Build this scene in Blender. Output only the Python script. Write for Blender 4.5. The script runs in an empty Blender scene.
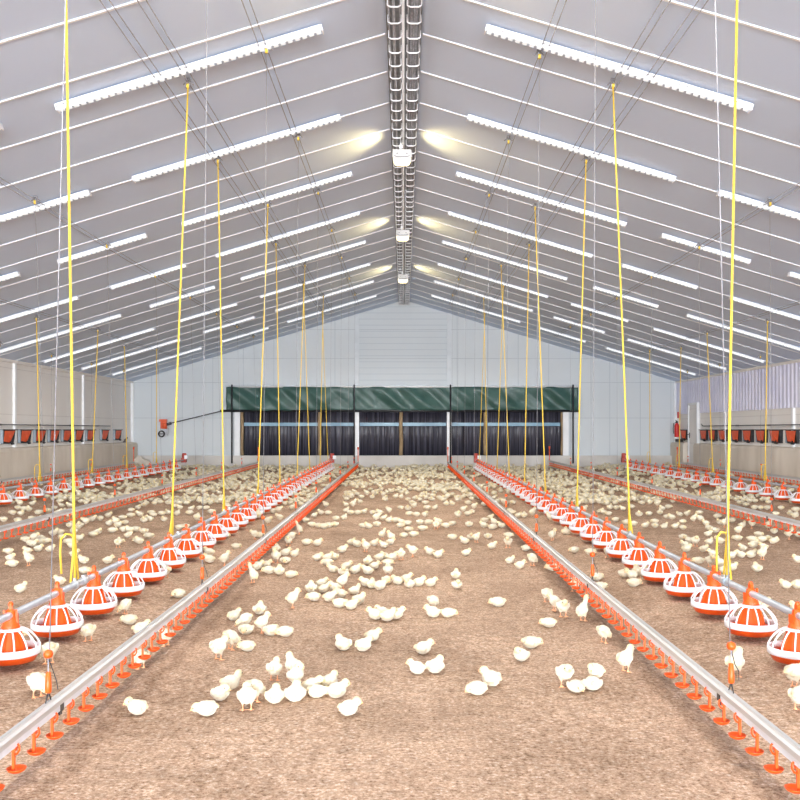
import bpy, bmesh, math, random
import numpy as np
from mathutils import Vector, Matrix, Euler
random.seed(7)
np.random.seed(7)
PI = math.pi
scene = bpy.context.scene
COL = scene.collection

# ------------------------------------------------------------------ place
F = 930.0                    # focal length in pixels of an 800 px frame
HC = 1.47                    # camera height
VX, VY = 404.0, 430.0        # where the lines of the house meet
ZE = 33.5                    # far gable wall
HW = 9.82                    # half width of the house
RIDGE = 6.15
SL = 0.30                    # roof slope
Y0 = -18.0                    # unseen gable behind the camera, opened for added daylight


def rise(y):
    return 0.13 * min(1.0, max(0.0, (y - 8.0) / 25.0))


def floor_z(x, y):
    b = (abs(x) - 8.2) / 1.4
    b = min(1.0, max(0.0, b))
    m = math.exp(-((abs(x) - 2.36) / .36) ** 2) + math.exp(-((abs(x) - 7.25) / .36) ** 2)
    return rise(y) + 0.09 * b * b * (3 - 2 * b) + .05 * m


def roof_z(x):
    return RIDGE - SL * abs(x)


def ground(px, py):
    y = HC * F / (py - VY)
    for _ in range(12):
        x = (px - VX) * y / F
        y = (HC - floor_z(x, y)) * F / (py - VY)
        y = min(y, 33.0)
    return (px - VX) * y / F, y


def roof_pt(px, py):
    t = (RIDGE - HC) / ((VY - py) / F + SL * abs(px - VX) / F)
    return (px - VX) * t / F, t


# ------------------------------------------------------------------ materials
def new_mat(name):
    m = bpy.data.materials.new(name)
    m.use_nodes = True
    nt = m.node_tree
    b = nt.nodes['Principled BSDF']
    return m, nt, b


def noisy(name, c1, c2, scale=6.0, rough=0.5, metal=0.0, bump=0.0, bscale=40.0, spec=0.5, stretch=None, detail=4.0):
    m, nt, b = new_mat(name)
    tc = nt.nodes.new('ShaderNodeTexCoord')
    mp = nt.nodes.new('ShaderNodeMapping')
    if stretch:
        mp.inputs['Scale'].default_value = stretch
    nt.links.new(tc.outputs['Object'], mp.inputs['Vector'])
    n = nt.nodes.new('ShaderNodeTexNoise')
    n.inputs['Scale'].default_value = scale
    n.inputs['Detail'].default_value = detail
    nt.links.new(mp.outputs['Vector'], n.inputs['Vector'])
    r = nt.nodes.new('ShaderNodeValToRGB')
    r.color_ramp.elements[0].position = 0.35
    r.color_ramp.elements[1].position = 0.65
    r.color_ramp.elements[0].color = (*c1, 1)
    r.color_ramp.elements[1].color = (*c2, 1)
    nt.links.new(n.outputs['Fac'], r.inputs['Fac'])
    nt.links.new(r.outputs['Color'], b.inputs['Base Color'])
    b.inputs['Roughness'].default_value = rough
    b.inputs['Metallic'].default_value = metal
    b.inputs['Specular IOR Level'].default_value = spec
    if bump > 0:
        n2 = nt.nodes.new('ShaderNodeTexNoise')
        n2.inputs['Scale'].default_value = bscale
        n2.inputs['Detail'].default_value = 3
        nt.links.new(mp.outputs['Vector'], n2.inputs['Vector'])
        bp = nt.nodes.new('ShaderNodeBump')
        bp.inputs['Strength'].default_value = bump
        bp.inputs['Distance'].default_value = 0.02
        nt.links.new(n2.outputs['Fac'], bp.inputs['Height'])
        nt.links.new(bp.outputs['Normal'], b.inputs['Normal'])
    return m


def emit(name, col, strength):
    m, nt, b = new_mat(name)
    b.inputs['Base Color'].default_value = (*[min(1, c) * .55 for c in col], 1)
    b.inputs['Emission Color'].default_value = (*col, 1)
    b.inputs['Emission Strength'].default_value = strength
    return m


def panel_mat(name, c, stripe, axis, pitch, width, off, rough, spec=0.5, dots=False):
    """sheet cladding with a joint every PITCH along an object axis"""
    m, nt, b = new_mat(name)
    L = nt.links.new
    tc = nt.nodes.new('ShaderNodeTexCoord')
    sp = nt.nodes.new('ShaderNodeSeparateXYZ')
    L(tc.outputs['Object'], sp.inputs['Vector'])

    def math_(op, a, bb):
        n = nt.nodes.new('ShaderNodeMath')
        n.operation = op
        for i, v in enumerate((a, bb)):
            if isinstance(v, (int, float)):
                n.inputs[i].default_value = v
            elif v is not None:
                L(v, n.inputs[i])
        return n.outputs[0]
    v = sp.outputs[axis]
    a = math_('ADD', v, off)
    a = math_('DIVIDE', a, pitch)
    a = math_('FRACT', a, None)
    a = math_('LESS_THAN', a, width / pitch)
    n = nt.nodes.new('ShaderNodeTexNoise')
    n.inputs['Scale'].default_value = 0.7
    L(tc.outputs['Object'], n.inputs['Vector'])
    r = nt.nodes.new('ShaderNodeValToRGB')
    r.color_ramp.elements[0].color = (*[x * .95 for x in c], 1)
    r.color_ramp.elements[1].color = (*[min(1, x * 1.04) for x in c], 1)
    L(n.outputs['Fac'], r.inputs['Fac'])
    mx = nt.nodes.new('ShaderNodeMix')
    mx.data_type = 'RGBA'
    L(a, mx.inputs[0])
    L(r.outputs['Color'], mx.inputs[6])
    mx.inputs[7].default_value = (*stripe, 1)
    out = mx.outputs[2]
    if dots:
        d = math_('FRACT', math_('DIVIDE', sp.outputs[0], 0.62), None)
        d = math_('LESS_THAN', d, 0.03)
        d = math_('MULTIPLY', d, a)
        mx2 = nt.nodes.new('ShaderNodeMix')
        mx2.data_type = 'RGBA'
        L(d, mx2.inputs[0])
        L(out, mx2.inputs[6])
        mx2.inputs[7].default_value = (.25, .25, .27, 1)
        out = mx2.outputs[2]
    L(out, b.inputs['Base Color'])
    b.inputs['Roughness'].default_value = rough
    b.inputs['Specular IOR Level'].default_value = spec
    return m


def litter_mat():
    m, nt, b = new_mat('wood_shaving_litter')
    L = nt.links.new
    tc = nt.nodes.new('ShaderNodeTexCoord')

    def noise(scale, detail, rough=.6):
        n = nt.nodes.new('ShaderNodeTexNoise')
        n.inputs['Scale'].default_value = scale
        n.inputs['Detail'].default_value = detail
        n.inputs['Roughness'].default_value = rough
        L(tc.outputs['Object'], n.inputs['Vector'])
        return n.outputs['Fac']

    def ramp(fac, stops):
        r = nt.nodes.new('ShaderNodeValToRGB')
        e = r.color_ramp.elements
        while len(e) < len(stops):
            e.new(.5)
        for i, (p, c) in enumerate(stops):
            e[i].position = p
            e[i].color = (*c, 1)
        L(fac, r.inputs['Fac'])
        return r.outputs['Color']

    def mix(fac, a, c, mode='MIX'):
        x = nt.nodes.new('ShaderNodeMix')
        x.data_type = 'RGBA'
        x.blend_type = mode
        if isinstance(fac, float):
            x.inputs[0].default_value = fac
        else:
            L(fac, x.inputs[0])
        for i, v in ((6, a), (7, c)):
            if isinstance(v, tuple):
                x.inputs[i].default_value = (*v, 1)
            else:
                L(v, x.inputs[i])
        return x.outputs[2]
    fine = ramp(noise(48, 6, .78), [(.35, LIT[0]), (.45, LIT[1]), (.56, LIT[2]), (.66, LIT[3])])
    patch = ramp(noise(.9, 4, .6), [(.34, (.74, .72, .70)), (.62, (1.06, 1.06, 1.06))])
    c = mix(1.0, fine, patch, 'MULTIPLY')
    c = mix(1.0, c, ramp(noise(13, 5, .7), [(.36, (.76, .74, .72)), (.58, (1.08, 1.07, 1.06))]), 'MULTIPLY')
    # wet litter and the shade of the drinker lines, painted as one dark band
    sp = nt.nodes.new('ShaderNodeSeparateXYZ')
    L(tc.outputs['Object'], sp.inputs['Vector'])
    ab = nt.nodes.new('ShaderNodeMath')
    ab.operation = 'ABSOLUTE'
    L(sp.outputs[0], ab.inputs[0])
    wob = nt.nodes.new('ShaderNodeMath')
    wob.operation = 'MULTIPLY_ADD'
    L(noise(3.0, 3), wob.inputs[0])
    wob.inputs[1].default_value = .22
    L(ab.outputs[0], wob.inputs[2])
    dist = nt.nodes.new('ShaderNodeMath')
    dist.operation = 'SUBTRACT'
    L(wob.outputs[0], dist.inputs[0])
    dist.inputs[1].default_value = 1.47 + .11
    d2 = nt.nodes.new('ShaderNodeMath')
    d2.operation = 'ABSOLUTE'
    L(dist.outputs[0], d2.inputs[0])
    damp_shade = ramp(d2.outputs[0], [(.02, (.74, .72, .70)), (.07, (1, 1, 1))])
    c = mix(1.0, c, damp_shade, 'MULTIPLY')
    L(c, b.inputs['Base Color'])
    b.inputs['Roughness'].default_value = .95
    b.inputs['Specular IOR Level'].default_value = .1
    bp = nt.nodes.new('ShaderNodeBump')
    bp.inputs['Strength'].default_value = .9
    bp.inputs['Distance'].default_value = .02
    L(noise(38, 5, .7), bp.inputs['Height'])
    L(bp.outputs['Normal'], b.inputs['Normal'])
    return m


def down_mat():
    m, nt, b = new_mat('chick_down')
    L = nt.links.new
    at = nt.nodes.new('ShaderNodeAttribute')
    at.attribute_name = 'col'
    L(at.outputs['Color'], b.inputs['Base Color'])
    b.inputs['Roughness'].default_value = .9
    b.inputs['Specular IOR Level'].default_value = .08
    b.inputs['Sheen Weight'].default_value = .25
    tc = nt.nodes.new('ShaderNodeTexCoord')
    n = nt.nodes.new('ShaderNodeTexNoise')
    n.inputs['Scale'].default_value = 110
    n.inputs['Detail'].default_value = 3
    L(tc.outputs['Object'], n.inputs['Vector'])
    bp = nt.nodes.new('ShaderNodeBump')
    bp.inputs['Strength'].default_value = .5
    bp.inputs['Distance'].default_value = .006
    L(n.outputs['Fac'], bp.inputs['Height'])
    L(bp.outputs['Normal'], b.inputs['Normal'])
    return m


STRIP_E = .5
DOWN = 360
BEAM = 24
LIT = [(.19, .112, .066), (.49, .32, .213), (.66, .475, .34), (.88, .77, .65)]
M = {}
M['litter'] = litter_mat()
M['down'] = down_mat()
M['beak'] = noisy('beak_horn', (.85, .42, .18), (.92, .55, .28), 60, .5)
M['eye'] = noisy('eye_black', (.012, .01, .01), (.02, .017, .015), 60, .2)
M['roof'] = panel_mat('roof_panel_grey', (.625, .735, .91), (.95, .96, .98), 1, 1.14, .02, 1.14 * 0.5 + .01, .5, .3, True)
M['lamp_white'] = noisy('lamp_housing_white', (.60, .60, .59), (.68, .68, .67), 5, .45)
M['post_grey'] = noisy('pale_grey_steel', (.62, .66, .69), (.69, .73, .76), 3, .5)
M['joint'] = noisy('white_joint_cover', (.88, .90, .93), (.94, .95, .97), 2, .5)
M['gable'] = panel_mat('gable_panel', (.65, .69, .71), (.50, .55, .58), 0, 1.1, .025, .3, .5, .4)
M['seam'] = noisy('grey_seam', (.40, .44, .47), (.48, .52, .55), 3, .7)
M['gable_mid'] = panel_mat('gable_ribbed', (.63, .675, .70), (.55, .60, .635), 2, .22, .035, .05, .5, .4)
M['wall_warm'] = panel_mat('side_wall_panel', (.90, .87, .835), (.76, .73, .70), 2, 1.15, .02, .45, .55, .3)
M['post_white'] = noisy('white_coated_steel', (.86, .87, .88), (.92, .93, .94), 3, .45)
M['lilac'] = noisy('lilac_translucent_sheet', (.68, .68, .86), (.80, .80, .93), 1.2, .45)
M['concrete'] = noisy('wall_concrete', (.66, .59, .50), (.80, .73, .635), 1.6, .9, bump=.25, bscale=30, spec=.2, stretch=(1, 1, .35), detail=8)
M['concrete_pale'] = noisy('plinth_concrete', (.60, .57, .53), (.72, .69, .65), 1.2, .9, bump=.2, bscale=25, spec=.2, detail=7)
M['tarp'] = noisy('green_tarpaulin', (.036, .092, .076), (.06, .135, .115), 2.0, .42, bump=.1, bscale=12)
M['black'] = noisy('black_plastic', (.012, .012, .014), (.03, .03, .034), 20, .4)
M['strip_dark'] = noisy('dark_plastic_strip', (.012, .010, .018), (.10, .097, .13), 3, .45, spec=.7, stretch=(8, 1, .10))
M['blue'] = noisy('blue_steel', (.10, .25, .37), (.24, .44, .57), 1.2, .35)
M['wood'] = noisy('rough_timber', (.30, .20, .11), (.46, .33, .19), 5, .8, bump=.3, bscale=30, stretch=(6, 6, 1))
M['orange'] = noisy('orange_plastic', (.80, .082, .006), (.87, .115, .012), 8, .38, spec=.4)
M['orange_in'] = noisy('orange_plastic_chute', (.82, .10, .007), (.88, .14, .012), 8, .5, spec=.3)
M['white'] = noisy('white_plastic', (.86, .87, .90), (.93, .94, .96), 8, .35, spec=.4)
M['steel'] = noisy('galvanised_steel', (.50, .52, .54), (.64, .66, .68), 14, .42, metal=.6)
M['alu'] = noisy('aluminium_rail', (.60, .60, .59), (.70, .70, .69), 9, .4, metal=.45, stretch=(1, .1, 1))
M['pipe'] = noisy('grey_feed_pipe', (.45, .485, .53), (.54, .575, .62), 7, .4, metal=.3)
M['waterpipe'] = noisy('white_water_pipe', (.72, .72, .74), (.82, .82, .84), 7, .4)
M['dark'] = noisy('dark_steel', (.06, .06, .065), (.11, .11, .115), 12, .5, metal=.4)
M['wire'] = noisy('grey_wire', (.24, .24, .26), (.34, .34, .36), 20, .5, metal=.3)
M['yellow'] = noisy('yellow_rope', (.72, .47, .035), (.82, .58, .08), 120, .8)
M['red'] = noisy('red_paint', (.62, .02, .02), (.72, .035, .03), 6, .35)
M['orange_red'] = noisy('orange_flap', (.78, .10, .03), (.86, .15, .05), 5, .5)
M['bluegrey'] = noisy('blue_grey_plastic', (.30, .36, .42), (.40, .46, .52), 6, .5)
M['motor'] = noisy('motor_red', (.45, .05, .04), (.56, .09, .06), 8, .45)
M['tray'] = noisy('dull_tray_steel', (.30, .30, .31), (.46, .46, .47), 10, .45, metal=.5)
M['ridge'] = noisy('ridge_channel', (.16, .165, .17), (.24, .245, .25), 6, .5, metal=.3)
M['strip_white'] = noisy('strip_housing_white', (.82, .84, .88), (.90, .92, .95), 6, .4)
M['strip_emit'] = emit('strip_light_on', (.93, .965, 1.0), STRIP_E)
M['lamp_emit'] = emit('lamp_dome_lit', (1.0, .82, .46), 1.9)


# ------------------------------------------------------------------ mesh helper
class MB:
    def __init__(self):
        self.v, self.f, self.mi, self.sm = [], [], [], []

    def add(self, vs, fs, mi=0, smooth=False):
        o = len(self.v)
        self.v += [tuple(p) for p in vs]
        for f in fs:
            self.f.append(tuple(i + o for i in f))
            self.mi.append(mi)
            self.sm.append(smooth)
        return self

    def box(self, c, s, rot=None, mi=0):
        hx, hy, hz = s[0] / 2, s[1] / 2, s[2] / 2
        vs = [Vector((x, y, z)) for x in (-hx, hx) for y in (-hy, hy) for z in (-hz, hz)]
        if rot is not None:
            R = Euler(rot).to_matrix()
            vs = [R @ p for p in vs]
        vs = [p + Vector(c) for p in vs]
        return self.add(vs, [(0, 1, 3, 2), (4, 6, 7, 5), (0, 4, 5, 1), (2, 3, 7, 6), (0, 2, 6, 4), (1, 5, 7, 3)], mi)

    def tube(self, pts, r, n=8, mi=0, cap=True, radii=None):
        pts = [Vector(p) for p in pts]
        rings = []
        up = None
        for i, p in enumerate(pts):
            d = (pts[min(i + 1, len(pts) - 1)] - pts[max(i - 1, 0)]).normalized()
            if up is None:
                up = Vector((0, 0, 1)) if abs(d.z) < .9 else Vector((1, 0, 0))
            a = d.cross(up)
            if a.length < 1e-5:
                a = d.orthogonal()
            a.normalize()
            b = a.cross(d).normalized()
            up = b
            rr = radii[i] if radii else r
            rings.append([p + (a * math.cos(t) + b * math.sin(t)) * rr for t in [2 * PI * k / n for k in range(n)]])
        vs = [q for ring in rings for q in ring]
        fs = []
        for i in range(len(pts) - 1):
            for k in range(n):
                fs.append((i * n + k, i * n + (k + 1) % n, (i + 1) * n + (k + 1) % n, (i + 1) * n + k))
        if cap:
            fs.append(tuple(reversed(range(n))))
            fs.append(tuple((len(pts) - 1) * n + k for k in range(n)))
        return self.add(vs, fs, mi, n > 4)

    def lathe(self, prof, n=24, c=(0, 0, 0), mi=0, a0=0.0):
        vs, fs = [], []
        for r, z in prof:
            for k in range(n):
                t = a0 + 2 * PI * k / n
                vs.append((c[0] + r * math.cos(t), c[1] + r * math.sin(t), c[2] + z))
        for i in range(len(prof) - 1):
            for k in range(n):
                fs.append((i * n + k, i * n + (k + 1) % n, (i + 1) * n + (k + 1) % n, (i + 1) * n + k))
        return self.add(vs, fs, mi, True)

    def mesh(self, name, mats):
        me = bpy.data.meshes.new(name)
        me.from_pydata(self.v, [], self.f)
        for m in (mats if isinstance(mats, (list, tuple)) else [mats]):
            me.materials.append(m)
        me.polygons.foreach_set('material_index', self.mi)
        me.polygons.foreach_set('use_smooth', self.sm)
        bm = bmesh.new()
        bm.from_mesh(me)
        bmesh.ops.recalc_face_normals(bm, faces=bm.faces)
        bm.to_mesh(me)
        bm.free()
        me.update()
        return me

    def build(self, name, mats, parent=None, loc=None):
        return link(name, self.mesh(name, mats), parent, loc)


def link(name, me, parent=None, loc=None):
    o = bpy.data.objects.new(name, me)
    COL.objects.link(o)
    if parent is not None:
        o.parent = parent
    if loc is not None:
        o.location = loc
    return o


def tag(o, label=None, cat=None, group=None, kind=None):
    if label:
        o['label'] = label
    if cat:
        o['category'] = cat
    if group:
        o['group'] = group
    if kind:
        o['kind'] = kind
    return o


def struct(o):
    o['kind'] = 'structure'
    return o


def empty(name, loc=(0, 0, 0), rot=(0, 0, 0)):
    o = bpy.data.objects.new(name, None)
    o.empty_display_size = .1
    COL.objects.link(o)
    o.location = loc
    o.rotation_euler = rot
    return o


def copy_tree(o, parent=None):
    c = o.copy()
    COL.objects.link(c)
    c.parent = parent
    for ch in list(o.children):
        copy_tree(ch, c)
    return c


ORD = ['zeroth', 'first', 'second', 'third', 'fourth', 'fifth', 'sixth', 'seventh', 'eighth', 'ninth', 'tenth', 'eleventh', 'twelfth',
       'thirteenth', 'fourteenth', 'fifteenth', 'sixteenth', 'seventeenth', 'eighteenth', 'nineteenth', 'twentieth']


def ordinal(n):
    if n <= 20:
        return ORD[n]
    s = {1: 'st', 2: 'nd', 3: 'rd'}.get(n % 10, 'th')
    return f'{n}{s}'


SIDE = {-1: 'left', 1: 'right'}

# ------------------------------------------------------------------ setting
nx, ny = 160, 200
vs, fs = [], []
for j in range(ny + 1):
    y = Y0 + (ZE + .5 - Y0) * j / ny
    for i in range(nx + 1):
        x = -HW - .3 + (2 * HW + .6) * i / nx
        w = .006 * math.sin(3.1 * x + 1.7 * y) + .006 * math.sin(5.3 * x - 2.9 * y + 1)
        vs.append((x, y, floor_z(x, y) + w * .5 - .003))
for j in range(ny):
    for i in range(nx):
        a = j * (nx + 1) + i
        fs.append((a, a + 1, a + nx + 2, a + nx + 1))
mb = MB()
mb.add(vs, fs, 0, True)
struct(mb.build('floor', M['litter']))

# roof: two slopes
for s in (-1, 1):
    mb = MB()
    t = .12
    xe = HW + .15
    pr = [(0, RIDGE), (s * xe, roof_z(xe)), (s * xe, roof_z(xe) + t), (0, RIDGE + t)]
    vs = [(x, y, z) for y in (Y0, ZE + .2) for x, z in pr]
    mb.add(vs, [(0, 1, 2, 3), (4, 7, 6, 5), (0, 4, 5, 1), (1, 5, 6, 2), (2, 6, 7, 3), (3, 7, 4, 0)])
    # raised joint covers between the panels
    y = -1.14 * 16 + 1.14 * .5
    a_ = s * math.atan(SL)
    while y < ZE - .1:
        if y > Y0 + .2:
            xm = (HW + .22) / 2
            mb.box((s * xm, y, roof_z(xm) - .005), ((HW - .22) / math.cos(a_), .034, .012), (0, a_, 0), 1)
        y += 1.14
    struct(mb.build('ceiling_' + SIDE[s], [M['roof'], M['joint']]))

PX = ZE / F      # metres per pixel at the gable


def gx(px):
    return (px - VX) * PX


def gz(py):
    return HC + (VY - py) * PX


# far gable with its opening
OX0, OX1 = gx(236), gx(567)
OZ0, OZ1 = gz(455.5), gz(409.5)
P0, P1 = gx(357), gx(449)
mb = MB()


def gable_piece(poly, mi):
    n = len(poly)
    vs = [(x, ZE, z) for x, z in poly] + [(x, ZE + .12, z) for x, z in poly]
    fs = [tuple(range(n)), tuple(reversed(range(n, 2 * n)))] + [(i, (i + 1) % n, n + (i + 1) % n, n + i) for i in range(n)]
    mb.add(vs, fs, mi)


gable_piece([(-HW, -.1), (OX0, -.1), (OX0, roof_z(OX0)), (-HW, roof_z(HW))], 0)
gable_piece([(OX1, -.1), (HW, -.1), (HW, roof_z(HW)), (OX1, roof_z(OX1))], 0)
gable_piece([(OX0, OZ1), (P0, OZ1), (P0, roof_z(P0)), (OX0, roof_z(OX0))], 0)
gable_piece([(P1, OZ1), (OX1, OZ1), (OX1, roof_z(OX1)), (P1, roof_z(P1))], 0)
gable_piece([(P0, OZ1), (P1, OZ1), (P1, roof_z(P1)), (0, RIDGE), (P0, roof_z(P0))], 1)
gable_piece([(OX0, -.1), (OX1, -.1), (OX1, OZ0), (OX0, OZ0)], 0)
struct(mb.build('wall_back', [M['gable'], M['gable_mid']]))
# horizontal seams of the gable cladding, corner strips and the two upper posts
mb = MB()
for py, x0, x1 in ((358.5, 200, 608), (329.5, 300, 508), (418, 131, 236), (418, 567, 674), (382.5, 131, 228), (382.5, 577, 674)):
    mb.box(((gx(x0) + gx(x1)) / 2, ZE - .004, gz(py)), (gx(x1) - gx(x0), .012, .014))
struct(mb.build('trim_1', M['seam']))
mb = MB()
for px in (357, 449):
    x = gx(px)
    mb.box((x, ZE - .05, (OZ1 + roof_z(x)) / 2), (.15, .10, roof_z(x) - OZ1))
struct(mb.build('trim_10', M['post_grey']))
mb = MB()
for px in (357, 449):
    mb.box((gx(px), ZE - .06, (OZ0 + OZ1) / 2), (.16, .12, OZ1 - OZ0))
for px in (237.5, 565.5):
    x = gx(px)
    mb.box((x, ZE - .03, (OZ0 + OZ1) / 2), (.2, .1, OZ1 - OZ0))
struct(mb.build('trim_2', M['post_white']))
# plinth along the gable
mb = MB()
mb.box((0, ZE - .12, (gz(455.5) - .1) / 2), (2 * HW - .4, .24, gz(455.5) + .1))
struct(mb.build('baseboard_back', M['concrete_pale']))
# unseen gable behind the camera; wide open doorway added to let daylight in
DW, DH = 8.6, 3.3
mb = MB()


def front_piece(poly):
    n = len(poly)
    vs = [(x, Y0, z) for x, z in poly] + [(x, Y0 - .12, z) for x, z in poly]
    mb.add(vs, [tuple(range(n)), tuple(reversed(range(n, 2 * n)))] + [(i, (i + 1) % n, n + (i + 1) % n, n + i) for i in range(n)])


front_piece([(-HW, -.1), (-DW, -.1), (-DW, roof_z(DW)), (-HW, roof_z(HW))])
front_piece([(DW, -.1), (HW, -.1), (HW, roof_z(HW)), (DW, roof_z(DW))])
front_piece([(-DW, DH), (DW, DH), (DW, roof_z(DW)), (0, RIDGE), (-DW, roof_z(DW))])
struct(mb.build('wall_front', M['gable']))
pl = bpy.data.lights.new('added_doorway_portal', 'AREA')
pl.shape = 'RECTANGLE'
pl.size, pl.size_y = 2 * DW, DH
pl.cycles.is_portal = True
po = bpy.data.objects.new('added_doorway_portal', pl)
COL.objects.link(po)
po.location = (0, Y0 - .06, DH / 2)
po.rotation_euler = (PI / 2, 0, 0)
# side walls, concrete upstands and posts
EZ = roof_z(HW)
DY0, DY1 = 30.85, 31.8       # the door in the right wall
for s in (-1, 1):
    mb = MB()
    mb.box((s * (HW + .06), (Y0 + ZE) / 2, EZ / 2 - .02), (.12, ZE - Y0, EZ + .2))
    struct(mb.build('wall_' + SIDE[s], M['wall_warm']))
    mb = MB()
    spans = [(Y0, ZE - .05)] if s < 0 else [(Y0, DY0 - .05), (DY1 + .12, ZE - .05)]
    for a, b in spans:
        ch = .07
        x0, x1 = s * (HW + .02), s * (HW - .24)
        pr = [(x0, -.1), (x1, -.1), (x1, 1.02 - ch), (x1 + s * ch * .5, 1.02), (x0, 1.04)]
        n = 5
        vs = [(x, y, z) for y in (a, b) for x, z in pr]
        mb.add(vs, [tuple(range(n)), tuple(reversed(range(n, 2 * n)))] + [(i, (i + 1) % n, n + (i + 1) % n, n + i) for i in range(n)])
    struct(mb.build('baseboard_' + SIDE[s], M['concrete']))
    mb = MB()
    y = 3.36
    while y < 33:
        top = EZ - .02 if s < 0 else 2.03
        mb.box((s * (HW - .03), y, (1.0 + top) / 2), (.06, .11, top - 1.0))
        y += 5.01
    mb.box((s * (HW - .05), ZE - .04, (EZ + .6) / 2), (.1, .08, EZ - .7))
    struct(mb.build('trim_3' if s < 0 else 'trim_4', M['post_white']))
    mb = MB()
    mb.box((s * (HW - .03), (Y0 + ZE) / 2, EZ - .02), (.07, ZE - Y0, .07))
    struct(mb.build('trim_5' if s < 0 else 'trim_6', M['wall_warm']))
# corrugated lilac sheet on the upper right wall
mb = MB()
ys = np.arange(Y0 + .1, ZE - .05, .06)
vs, fs = [], []
for i, y in enumerate(ys):
    d = (.0, .035, .035, .0)[i % 4]
    for z in (2.03, EZ - .03):
        vs.append((HW - .015 - d, y, z))
for i in range(len(ys) - 1):
    fs.append((2 * i, 2 * i + 2, 2 * i + 3, 2 * i + 1))
mb.add(vs, fs)
o = struct(mb.build('trim_7', M['lilac']))
sd = o.modifiers.new('thick', 'SOLIDIFY')
sd.thickness = .004
# ridge channel
mb = MB()
mb.box((0, (Y0 + ZE) / 2, RIDGE - .06), (.40, ZE - Y0, .05))
struct(mb.build('trim_8', M['ridge']))

# door in the right wall
d = struct(empty('door_1', (HW, (DY0 + DY1) / 2, .32)))
mb = MB()
w = DY1 - DY0
mb.box((-.05, 0, 1.0), (.06, w - .12, 2.0))
struct(mb.build('door_panel', M['wall_warm'], d))
mb = MB()
mb.box((-.06, -w / 2, 1.02), (.11, .07, 2.06))
mb.box((-.06, w / 2, 1.02), (.11, .07, 2.06))
mb.box((-.06, 0, 2.03), (.11, w, .07))
struct(mb.build('door_frame', M['post_white'], d))
mb = MB()
mb.box((-.09, .38, .97), (.02, .05, .18))
mb.tube([(-.09, .38, 1.0), (-.15, .38, 1.0), (-.15, .26, 1.0)], .012, 6)
struct(mb.build('door_handle', M['black'], d))

# ------------------------------------------------------------------ gable opening
WP = [241.5, 319.5, 401.0, 485.5, 563.0]
names = ['at the left end of the dark opening', 'in the middle of the left opening bay', 'in the middle of the centre opening bay',
         'in the middle of the right opening bay', 'at the right end of the dark opening']
for px, nm in zip(WP, names):
    mb = MB()
    h = OZ1 - OZ0 + .1
    n = 7
    pts = [(.012 * math.sin(px + i * 1.3), 0, h * i / n) for i in range(n + 1)]
    mb.tube(pts, .07 if px not in (241.5, 563.0) else .06, 10)
    tag(mb.build('wooden_post', M['wood'], None, (gx(px), ZE + .1, OZ0 - .02)),
        'rough brown timber post ' + nm, 'post', 'timber posts of the gable opening')
edges = [243.5, 317.5, 354.8, 359.2, 399, 403, 446.8, 451.2, 483.5, 487.5, 561]
bays = [(243.5, 317.3), (321.7, 354.8), (359.2, 398.8), (403.2, 446.8), (451.2, 483.3), (487.7, 561)]
bn = ['widest bay at the far left', 'narrow bay left of the left white post', 'left half of the centre bay', 'right half of the centre bay',
      'narrow bay right of the right white post', 'widest bay at the far right']
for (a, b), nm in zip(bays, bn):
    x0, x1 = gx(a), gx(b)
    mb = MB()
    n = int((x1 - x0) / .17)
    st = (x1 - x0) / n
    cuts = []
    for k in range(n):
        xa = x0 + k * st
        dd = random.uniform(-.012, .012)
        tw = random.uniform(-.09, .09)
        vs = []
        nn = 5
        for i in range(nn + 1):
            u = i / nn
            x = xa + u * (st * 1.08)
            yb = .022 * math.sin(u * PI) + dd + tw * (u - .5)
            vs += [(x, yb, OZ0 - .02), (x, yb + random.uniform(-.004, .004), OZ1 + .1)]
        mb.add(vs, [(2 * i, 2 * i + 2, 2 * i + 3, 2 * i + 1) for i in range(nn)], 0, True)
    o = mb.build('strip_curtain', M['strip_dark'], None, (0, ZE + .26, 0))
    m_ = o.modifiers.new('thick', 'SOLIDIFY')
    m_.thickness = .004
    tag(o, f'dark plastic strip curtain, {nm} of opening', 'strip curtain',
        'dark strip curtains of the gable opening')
# blackout box added behind the strips to keep outside daylight out
mb = MB()
mb.box(((OX0 + OX1) / 2, ZE + .48, (OZ0 + OZ1) / 2), (OX1 - OX0 + .4, .05, OZ1 - OZ0 + .4))
mb.box(((OX0 + OX1) / 2, ZE + .3, OZ1 + .12), (OX1 - OX0 + .4, .4, .04))
mb.box(((OX0 + OX1) / 2, ZE + .3, OZ0 - .08), (OX1 - OX0 + .4, .4, .04))
for x in (OX0 - .03, OX1 + .03):
    mb.box((x, ZE + .31, (OZ0 + OZ1) / 2), (.04, .38, OZ1 - OZ0 + .4))
struct(mb.build('trim_9', M['black']))
for a, b, nm in ((243, 355, 'left'), (359.5, 446.5, 'centre'), (451.5, 561, 'right')):
    mb = MB()
    x0, x1 = gx(a), gx(b)
    mb.box(((x0 + x1) / 2, ZE + .19, gz(424.3)), (x1 - x0, .05, .12))
    mb.box(((x0 + x1) / 2, ZE + .16, gz(424.3) + .05), (x1 - x0, .03, .02))
    tag(mb.build('steel_rail', M['blue']), f'pale blue horizontal steel rail across the {nm} bay of the dark opening', 'rail',
        'blue rails of the gable opening')

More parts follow.
